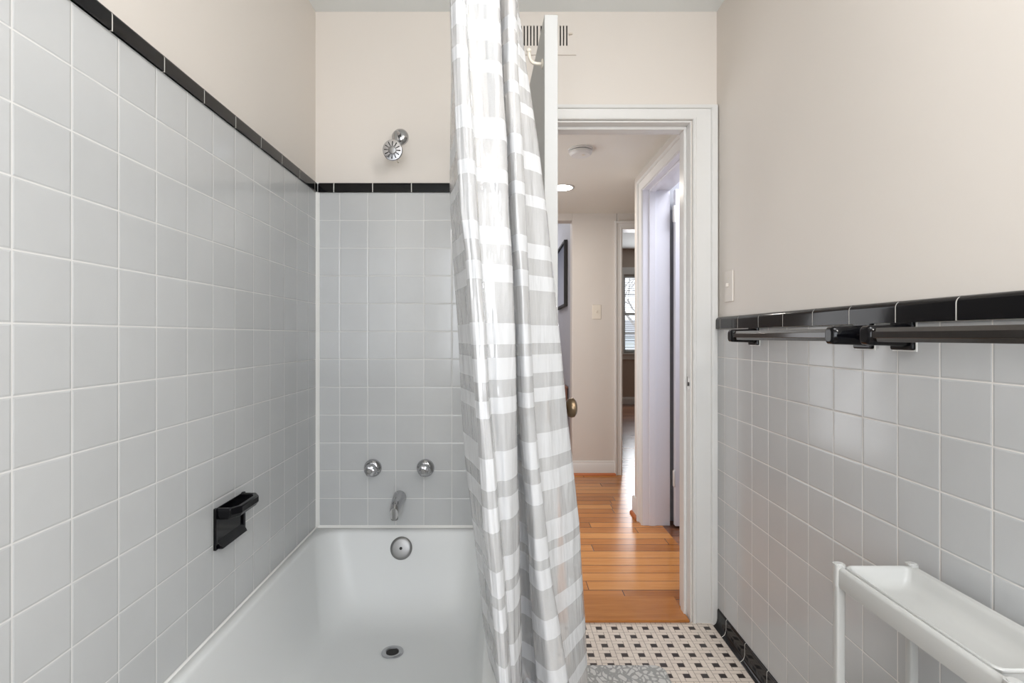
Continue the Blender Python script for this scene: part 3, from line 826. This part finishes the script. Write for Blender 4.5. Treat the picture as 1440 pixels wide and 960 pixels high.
# ------------------------------------------------------------------ hallway
HCZ = z(1.003); HY = PYB+.12
HXR, HXL = .850, -.55
bm = BM(); box(bm, HXL-.3, .96, HY-.12+.0, 4.42, -.05, -.0005); box(bm, .96, 2.2, 3.24, 4.42, -.05, -.0005)
struct('floor_hall', bm, M_oak, 'glossy orange oak strip floor of the hallway', 'floor')
bm = BM(); box(bm, HXL, .99, HY, 4.32, HCZ, HCZ+.05); box(bm, .99, 2.0, 3.38, 4.32, HCZ, HCZ+.05)
struct('ceiling_hall', bm, M_hallceil, 'cream ceiling of the hallway with the smoke detector', 'ceiling')
bm = BM(); box(bm, HXL-.1, HXL, HY, 6.5, 0, z(1.35))
struct('wall_hall_left', bm, M_hallwall, 'beige left wall of the hallway hidden by the door', 'wall')
# right hall wall with the side door opening
SY0, SY1, ST = 2.40, 3.158, z(.872)
SX1 = .985
bm = BM(); box(bm, HXR, SX1, HY, SY0-.012, 0, HCZ+.05); box(bm, HXR, SX1, SY1+.012, 3.375, 0, HCZ+.05); box(bm, HXR, SX1, SY0-.012, SY1+.012, ST+.012, HCZ+.05)
struct('wall_hall_right', bm, M_hallwall, 'beige hallway wall holding the side doorway', 'wall')
bm = BM()
n = len(cas)
def mitre_casing_x(bm, y0, y1, ztop, xf, w, xs=-1, prof=cas):
    W = prof[-1][0]; rings = []
    for stn in range(4):
        R = []
        for p, q in prof:
            f = p/W; a, b, tz = y0-f*w, y1+f*w, ztop+f*w*.8; x = xf+xs*q
            R.append(bm.verts.new([(x,a,0),(x,a,tz),(x,b,tz),(x,b,0)][stn]))
        rings.append(R)
    for a, b in zip(rings, rings[1:]):
        for i in range(len(prof)): bm.faces.new([a[i], a[(i+1)%len(prof)], b[(i+1)%len(prof)], b[i]])
    bm.faces.new(rings[0]); bm.faces.new(rings[-1])
mitre_casing_x(bm, SY0-.004, SY1+.004, ST+.004, HXR, .085)
f2 = struct('trim_7', bm, M_trim, 'white casing of the side doorway off the hallway', 'door frame', smooth=True, auto=25)
bm = BM(); box(bm, HXR-.006, SX1+.02, SY1, SY1+.012, 0, ST); box(bm, HXR-.006, SX1+.02, SY0-.012, SY0, 0, ST); box(bm, HXR-.006, SX1+.02, SY0-.012, SY1+.012, ST, ST+.012)
part('jamb', bm, M_lav, f2)
bm = BM(); box(bm, HXR+.03, HXR+.068, SY1-.011, SY1, 0, ST); box(bm, HXR+.03, HXR+.068, SY0, SY0+.011, 0, ST); box(bm, HXR+.03, HXR+.068, SY0, SY1, ST-.011, ST)
part('door_stop', bm, M_lav, f2, bevel=.002)
# side door, open into the side room
d2 = tag(thing('door_2', 'pale side room door standing open beyond the bathroom doorway', 'door', (1.018, 3.135, 0)), kind='structure')
bm = BM(); box(bm, 1.0225, 1.73, 3.112, 3.147, .012, ST-.006)
part('door_slab', bm, M_lav, d2, bevel=.002)
for hz in (.30, 1.66-.13+.0):
    pass
for pyc in (302, 671):
    hz = z((473-pyc)*3.13/F)
    bm = BM(); lathe(bm, [(0,-.052),(.004,-.050),(.0065,-.045),(.0065,-.015),(.0058,-.0145),(.0058,-.0135),(.0065,-.013),(.0065,.013),(.0058,.0135),(.0058,.0145),(.0065,.015),(.0065,.045),(.004,.050),(0,.052)], (1.0145, 3.106, hz), (0,0,1), 16)
    box(bm, 1.006, 1.023, 3.1085, 3.1115, hz-.045, hz+.045)
    part('hinge', bm, M_trim, d2, smooth=True)
# hall baseboards
bb = [(0,0),(.014,0),(.014,.085),(.011,.092),(.008,.100),(.008,.108),(.004,.114),(0,.114)]
shoe = [(0,0),(.030,0),(.028,.010),(.022,.016),(.014,.018),(0,.018)]
M_shoe = planks('oak_shoe_moulding', .5, 2.5, (srgb(150, 84, 50), srgb(180, 104, 62), srgb(200, 124, 76)), .3, gap=0)
bm = BM(); prism(bm, bb, lambda p,q,t: (t, 4.32-p, q), .563, .925)
prism(bm, bb, lambda p,q,t: (.577-p, t, q), 4.32-.014, 6.4)
b1 = struct('baseboard_far', bm, M_trim, 'white baseboard below the hallway switch wall', 'baseboard', smooth=True, auto=30)
bm = BM(); prism(bm, shoe, lambda p,q,t: (t, 4.32-p, q), .555, .93)
part('shoe_moulding', bm, M_shoe, b1, 'orange oak shoe moulding')
bm = BM(); prism(bm, bb, lambda p,q,t: (HXR-p, t, q), SY1+.089, 3.375); prism(bm, bb, lambda p,q,t: (t, 3.375+p, q), HXR-.014, .99)
b2 = struct('baseboard_hall', bm, M_trim, 'short white baseboard beside the side doorway casing', 'baseboard', smooth=True, auto=30)
bm = BM(); prism(bm, shoe, lambda p,q,t: (HXR-p, t, q), SY1+.089, 3.39)
part('shoe_moulding', bm, M_shoe, b2, 'orange oak shoe moulding')
# far wall block: switch wall and the grey return behind it
FX0, FX1 = .577, .945
FT = z(.872)
bm = BM(); box(bm, FX0, FX1, 4.32, 4.44, 0, HCZ+.5); box(bm, FX1, 1.75, 4.32, 4.44, FT+.012, HCZ+.5); box(bm, 1.75, 2.2, 4.32, 4.44, 0, HCZ+.5)
struct('wall_far', bm, M_hallwall, 'beige wall facing down the hallway with a switch', 'wall', bevel=.006, seg=3)
bm = BM(); box(bm, HXL, FX0, 4.32, 4.44, z(.945), HCZ+.5)
struct('wall_header', bm, M_hallwall, 'beige header over the opening left of the switch wall', 'wall')
bm = BM(); box(bm, FX0+.001, FX0+.11, 4.441, 6.5, 0, z(1.35)); box(bm, HXL, FX0+.11, 6.5, 6.6, 0, z(1.35))
struct('wall_stair', bm, M_greywall, 'grey wall carrying the framed picture past the corner', 'wall')
bm = BM(); box(bm, HXL, FX0+.11, 4.44, 6.5, z(1.35), z(1.40))
struct('ceiling_stair', bm, M_ceil, 'ceiling of the grey space past the hallway corner', 'ceiling')
bm = BM(); box(bm, HXL, FX0, 4.42, 6.5, -.05, -.0005)
struct('floor_stair', bm, M_oak, 'oak floor past the hallway corner', 'floor')
# recess to the right beyond the side room
bm = BM(); box(bm, .99, 2.0, 3.30, 3.38, 0, HCZ+.05); box(bm, 2.0, 2.1, 3.30, 4.32, 0, HCZ+.05)
struct('wall_recess', bm, M_hallwall, 'beige wall of the hallway recess behind the side room', 'wall')
# far door frame
bm = BM(); x0f, x1f = .985+.0, 1.70
box(bm, x0f-.012, x0f, 4.312, 4.45, 0, FT); box(bm, x1f, x1f+.012, 4.312, 4.45, 0, FT); box(bm, x0f-.012, x1f+.012, 4.312, 4.45, FT, FT+.012)
cas2 = [(p*.72, q) for p, q in cas]
mitre_casing(bm, x0f-.006, x1f+.006, FT+.006, 4.32, .0555, .06, .060)
f3 = struct('trim_8', bm, M_trim, 'white frame of the far doorway at the end of the hallway', 'door frame', smooth=True, auto=25)
# side room and far room shells
bm = BM(); box(bm, .96, 2.05, HY, 3.24, -.05, -.0005)
struct('floor_side_room', bm, M_brownfloor, 'brown wood floor of the side room', 'floor')
bm = BM(); box(bm, SX1+.001, 2.05, HY+.0, HY+.06, 0, z(1.28)); box(bm, 2.05, 2.1, HY, 3.30, 0, z(1.28)); box(bm, SX1+.001, 2.05, 3.24, 3.299, 0, z(1.28))
struct('wall_side_room', bm, M_greywall, 'pale grey walls of the side room', 'wall')
bm = BM(); box(bm, SX1+.001, 2.1, HY, 3.30, z(1.28), z(1.33))
struct('ceiling_side_room', bm, M_ceil, 'ceiling of the side room', 'ceiling')
RX0, RX1, RY1, RCZ = .72, 4.2, 8.83, z(1.457)
bm = BM(); box(bm, FX0+.11, RX1, 4.42, RY1, -.05, -.0006)
struct('floor_far_room', bm, M_brownfloor, 'brown wood floor of the far room reflecting the window', 'floor')
bm = BM(); box(bm, RX0, RX1, 4.44, RY1, RCZ, RCZ+.05)
struct('ceiling_far_room', bm, M_ceil, 'ceiling of the far room', 'ceiling')
s8 = RY1/F
wx0, wx1, wz0, wz1 = (877-705)*s8, (877-705)*s8+.92, z((473-496)*s8), z((473-386)*s8)
bm = BM()
box(bm, RX0, wx0, RY1, RY1+.15, 0, RCZ); box(bm, wx1, RX1, RY1, RY1+.15, 0, RCZ); box(bm, wx0, wx1, RY1, RY1+.15, 0, wz0); box(bm, wx0, wx1, RY1, RY1+.15, wz1, RCZ)
struct('wall_far_room', bm, M_taupe, 'taupe window wall of the far room', 'wall')
bm = BM(); box(bm, RX1, RX1+.1, 4.44, RY1, 0, RCZ); box(bm, 2.2, RX1, 4.38, 4.44, 0, RCZ)
struct('wall_far_room_right', bm, M_taupe, 'taupe right wall of the far room', 'wall')
bm = BM(); box(bm, RX0-.06, RX0, 4.44, RY1+.1, 0, RCZ)
struct('wall_far_room_left', bm, M_taupe, 'taupe left wall of the far room', 'wall')
bm = BM(); prism(bm, [(a*1.1, b*1.05) for a, b in bb], lambda p,q,t: (t, RY1-p, q), RX0, RX1)
struct('baseboard_far_room', bm, M_trim, 'white baseboard below the far room window', 'baseboard')
w1 = tag(thing('window_1', 'white framed window with blinds in the far room', 'window', (wx0, RY1, wz0)), kind='structure')
bm = BM()
box(bm, wx0-.07, wx0, RY1-.02, RY1, wz0-.02, wz1+.0); box(bm, wx1, wx1+.07, RY1-.02, RY1, wz0-.02, wz1); box(bm, wx0-.08, wx1+.08, RY1-.024, RY1, wz1, wz1+.12)
part('window_casing', bm, M_trim, w1, bevel=.003)
bm = BM(); box(bm, wx0-.08, wx1+.08, RY1-.05, RY1+.05, wz0-.025, wz0); box(bm, wx0-.07, wx1+.07, RY1-.018, RY1, wz0-.11, wz0-.025)
part('window_sill', bm, M_trim, w1, bevel=.003)
bm = BM(); zc = (wz0+wz1)/2
for a in ((wx0, wx0+.04, wz0, wz1), (wx1-.04, wx1, wz0, wz1), (wx0+.04, wx1-.04, wz0, wz0+.05), (wx0+.04, wx1-.04, wz1-.05, wz1), (wx0+.04, wx1-.04, zc-.02, zc+.02)):
    box(bm, a[0], a[1], RY1+.06, RY1+.10, a[2], a[3])
for k in (1, 3):
    zz_ = wz0+(wz1-wz0)*k/4; box(bm, wx0+.04, wx1-.04, RY1+.07, RY1+.09, zz_-.01, zz_+.01)
box(bm, (wx0+wx1)/2-.01, (wx0+wx1)/2+.01, RY1+.07, RY1+.09, wz0+.05, wz1-.05)
part('window_frame', bm, M_trim, w1)
bl = thing('window_blind', 'white slatted blind hanging in the far room window', 'blind', (wx0, RY1+.03, wz1))
bm = BM(); nsl = 40
for k in range(nsl):
    zz_ = wz0+.02+(wz1-wz0-.06)*k/(nsl-1)
    box(bm, wx0+.01, wx1-.01, RY1+.018, RY1+.040, zz_-.004, zz_+.004)
part('slats', bm, M_plastic, bl)
bm = BM(); box(bm, wx0+.005, wx1-.005, RY1+.01, RY1+.045, wz1-.035, wz1-.001)
part('head_rail', bm, M_plastic, bl)
# outside: bare tree and a neighbouring house
bm = BM(); random.seed(3)
def branch(p, d, L, r, dep):
    q = p+d*L; tube(bm, [p, (p+q)/2+Vector((random.uniform(-1,1),0,random.uniform(-1,1)))*L*.06, q], [r, r*.85, r*.7], 6)
    if dep == 0: return
    for k in range(3):
        nd = (d+Vector((random.uniform(-.9,.9), random.uniform(-.4,.4), random.uniform(-.3,.8)))).normalized()
        branch(q-d*L*random.uniform(0,.35), nd, L*.68, r*.6, dep-1)
branch(Vector((4.05, 15, -.3)), Vector((0,0,1)), 1.7, .085, 0); 
for sx in (-.6, -.15, .35, .7): branch(Vector((4.05, 15, 1.1)), Vector((sx,.1,.8)).normalized(), .9, .05, 4)
M_bark = paint('grey_bark', srgb(150, 146, 142), .9)
tag(link('bare_tree', bm, M_bark), 'bare branching tree outside the far room window', 'tree')
hm_, nt, out = new_mat('grey_lap_siding')
vec, x, y, zz = coords(nt)
fz = M(nt, 'FRACT', M(nt, 'DIVIDE', zz, .14))
principled(nt, out, mixc(nt, M(nt, 'LESS_THAN', fz, .16), srgb(186, 190, 192), srgb(128, 132, 134)), .8)
hs = thing('neighbouring_house', 'grey sided house outside the far room window', 'house', (6.5, 22, -2))
bm = BM(); box(bm, 3.0, 11, 22, 28, -2, 1.15); part('siding', bm, hm_, hs)
bm = BM(); prism(bm, [(21.6, 1.15), (28.4, 1.15), (25, 1.9)], lambda p,q,t: (t, p, q), 2.7, 11.3); part('roof', bm, paint('pale_roof', srgb(150,150,152), .9), hs)

# hall fittings
switch('light_switch', ((839-705)*4.32/F, 4.32, z((473-438.5)*4.32/F)), 'y-', 'ivory light switch on the beige wall at the end of the hallway', M_ivory)
sdx, sdy = .425, 2.84
sm = thing('smoke_detector', 'round white smoke detector on the hallway ceiling', 'smoke detector', (sdx, sdy, HCZ))
bm = BM(); lathe(bm, [(0,0),(.067,0),(.067,.008),(.058,.009)], (sdx, sdy, HCZ-.0003), (0,0,-1), 40); part('base', bm, M_trim, sm, smooth=True)
bm = BM(); lathe(bm, [(.056,.010),(.061,.013),(.060,.024),(.050,.034),(.030,.037),(0,.037)], (sdx, sdy, HCZ), (0,0,-1), 40); part('cover', bm, M_trim, sm, smooth=True)
bm = BM(); lathe(bm, [(.057,.008),(.0575,.0135)], (sdx, sdy, HCZ), (0,0,-1), 40, cap=False); part('air_gap', bm, M_dark, sm)
bm = BM(); lathe(bm, [(0,.0365),(.009,.0365),(.009,.039),(0,.0395)], (sdx+.012, sdy-.02, HCZ), (0,0,-1), 16); part('test_button', bm, M_ivory, sm, smooth=True)
rx, ry = .405, 3.57
rl = thing('ceiling_light', 'lit round recessed light in the hallway ceiling', 'ceiling light', (rx, ry, HCZ))
bm = BM(); lathe(bm, [(.076,.0),(.088,.0),(.088,.003),(.079,.005),(.074,.003)], (rx, ry, HCZ-.0002), (0,0,-1), 40, cap=False); part('trim_ring', bm, M_plastic, rl, smooth=True)
bm = BM(); lathe(bm, [(0,.002),(.076,.002)], (rx, ry, HCZ), (0,0,-1), 40, cap=False); part('diffuser', bm, M_glow, rl)
# framed picture on the grey wall past the corner
PXw = FX0
py0, py1 = 4.62, 5.30
pz0, pz1 = z(.265), z(.845)
fp = thing('framed_picture', 'black framed blue grey picture on the wall past the hallway corner', 'picture', (PXw, (py0+py1)/2, pz0))
bm = BM()
box(bm, PXw-.030, PXw+.0005, py0, py0+.022, pz0, pz1); box(bm, PXw-.030, PXw+.0005, py1-.022, py1, pz0, pz1)
box(bm, PXw-.030, PXw+.0005, py0+.022, py1-.022, pz0, pz0+.022); box(bm, PXw-.030, PXw+.0005, py0+.022, py1-.022, pz1-.022, pz1)
part('frame', bm, M_dark, fp, bevel=.002)
pm, nt, out = new_mat('blue_grey_picture')
vec, x, y, zz = coords(nt)
g = M(nt, 'ADD', M(nt, 'DIVIDE', zz, .58), M(nt, 'MULTIPLY', noise(nt, vec, 6, 3), .25))
crp = N(nt, 'ShaderNodeValToRGB'); nt.links.new(g, crp.inputs[0])
crp.color_ramp.elements[0].color = srgb(176, 180, 194); crp.color_ramp.elements[0].position = .25
crp.color_ramp.elements[1].color = srgb(84, 92, 112); crp.color_ramp.elements[1].position = 1.0
principled(nt, out, crp.outputs[0], .3)
bm = BM(); box(bm, PXw-.016, PXw-.002, py0+.02, py1-.02, pz0+.02, pz1-.02); part('print', bm, pm, fp)
# wooden cabinet below it
cb = thing('wooden_cabinet', 'brown wooden cabinet past the hallway corner, behind the door knob', 'cabinet', (.40, 4.95, 0))
zt_ = z((473-543)*4.55/F)
bm = BM(); box(bm, .16, .570, 4.56, 5.35, .05, zt_-.02); part('carcass', bm, M_wood, cb, bevel=.004)
bm = BM(); box(bm, .145, .572, 4.545, 5.37, zt_-.02, zt_); part('cabinet_top', bm, M_wood, cb, bevel=.004)
for k in range(2):
    bm = BM(); box(bm, .148, .160, 4.58+k*.39, 4.95+k*.38, .08, zt_-.04); dd = part('cabinet_door', bm, M_wood, cb, bevel=.003)
    bm = BM(); lathe(bm, [(.004,0),(.004,.01),(.011,.014),(.011,.02),(0,.023)], (.148, 4.92+k*.07, .40), (-1,0,0), 16); part('knob', bm, M_bronze, dd, smooth=True)
for (a, b) in ((.18,4.58),(.55,4.58),(.18,5.33),(.55,5.33)):
    bm = BM(); box(bm, a-.015, a+.015, b-.015, b+.015, 0, .05); part('foot', bm, M_wood, cb)

# ------------------------------------------------------------------ lights
def area(name, loc, rot, sx, sy, power, col, spread=None):
    l = bpy.data.lights.new(name, 'AREA'); l.shape = 'RECTANGLE'; l.size = sx; l.size_y = sy
    l.energy = power; l.color = col
    if spread: l.spread = spread
    o = bpy.data.objects.new(name, l); COL.objects.link(o); o.location = loc; o.rotation_euler = rot
    return o
area('added_window_light', (.08, YF-.02, 1.42), (PI/2, 0, 0), 1.3, 1.2, 22.5, (.97, .985, 1))  # stands in for daylight at the added window behind the camera
area('bathroom_ceiling_fill', (.50, .25, CZ-.03), (0, 0, 0), .5, .5, 9.5, (.98, .985, 1))  # unseen fill under the ceiling, added to even out the bathroom light
area('hall_downlight', (rx, ry, HCZ-.012), (0, 0, 0), .13, .13, 4.0, (1, .94, .86))
area('far_room_window_daylight', ((wx0+wx1)/2, RY1-.06, (wz0+wz1)/2), (-PI/2, 0, 0), .9, 1.2, 24, (.95, .97, 1))
area('side_room_fill', (1.5, 2.55, z(1.24)), (0, 0, 0), .8, .5, 16, (.9, .93, 1))  # added fill below the side room ceiling, brightens the jamb and door
area('stair_fill', (-.1, 5.6, z(1.25)), (0, 0, 0), .6, .8, 12, (.93, .95, 1))  # unseen fill added below the ceiling of the grey space
area('hall_fill', (HXL+.02, 3.2, 1.15), (0, -PI/2, 0), 1.5, 1.2, 11, (.93, .96, 1))  # fill panel added on the left wall to brighten the hallway
vf = thing('side_fill_bar', 'added white light bar on the right wall behind the camera', 'fill light', (PXR, -.15, 2.0))  # unseen fixture, added to throw more light on the left wall
bm = BM(); box(bm, PXR-.05, PXR, -.42, .12, 1.94, 2.06); part('housing', bm, M_plastic, vf, bevel=.006)
vl = area('side_fill_lamp', (PXR-.06, -.15, 2.0), (0, 0, 0), .5, .10, 12, (1, .97, .93))  # emitter of the added light bar
vl.rotation_euler = Vector((-1, .85, .08)).to_track_quat('-Z', 'Z').to_euler()
w = bpy.data.worlds.new('overcast_sky'); SC.world = w; w.use_nodes = True
w.node_tree.nodes['Background'].inputs[0].default_value = (.86, .92, 1, 1)
w.node_tree.nodes['Background'].inputs[1].default_value = 2.2

# ------------------------------------------------------------------ camera and view
cam = bpy.data.cameras.new('camera'); co = bpy.data.objects.new('camera', cam); COL.objects.link(co)
co.location = (0, 0, H); co.rotation_euler = (PI/2, 0, 0)
cam.sensor_width = 36; cam.lens = F/1440*36
cam.shift_x = (720-705)/1440; cam.shift_y = -(480-473)/1440
cam.clip_start = .02
SC.camera = co
SC.view_settings.view_transform = 'Standard'; SC.view_settings.look = 'None'
SC.view_settings.exposure = 0.26; SC.view_settings.gamma = 1.0
SC.view_settings.use_curve_mapping = False
cy = SC.cycles
cy.max_bounces = 12; cy.diffuse_bounces = 6; cy.glossy_bounces = 5; cy.transparent_max_bounces = 24
cy.transmission_bounces = 8; cy.caustics_reflective = False; cy.caustics_refractive = False
cy.sample_clamp_indirect = 4.0; cy.blur_glossy = .5
try:
    cy.use_denoising = True; cy.denoiser = 'OPENIMAGEDENOISE'
except Exception: pass
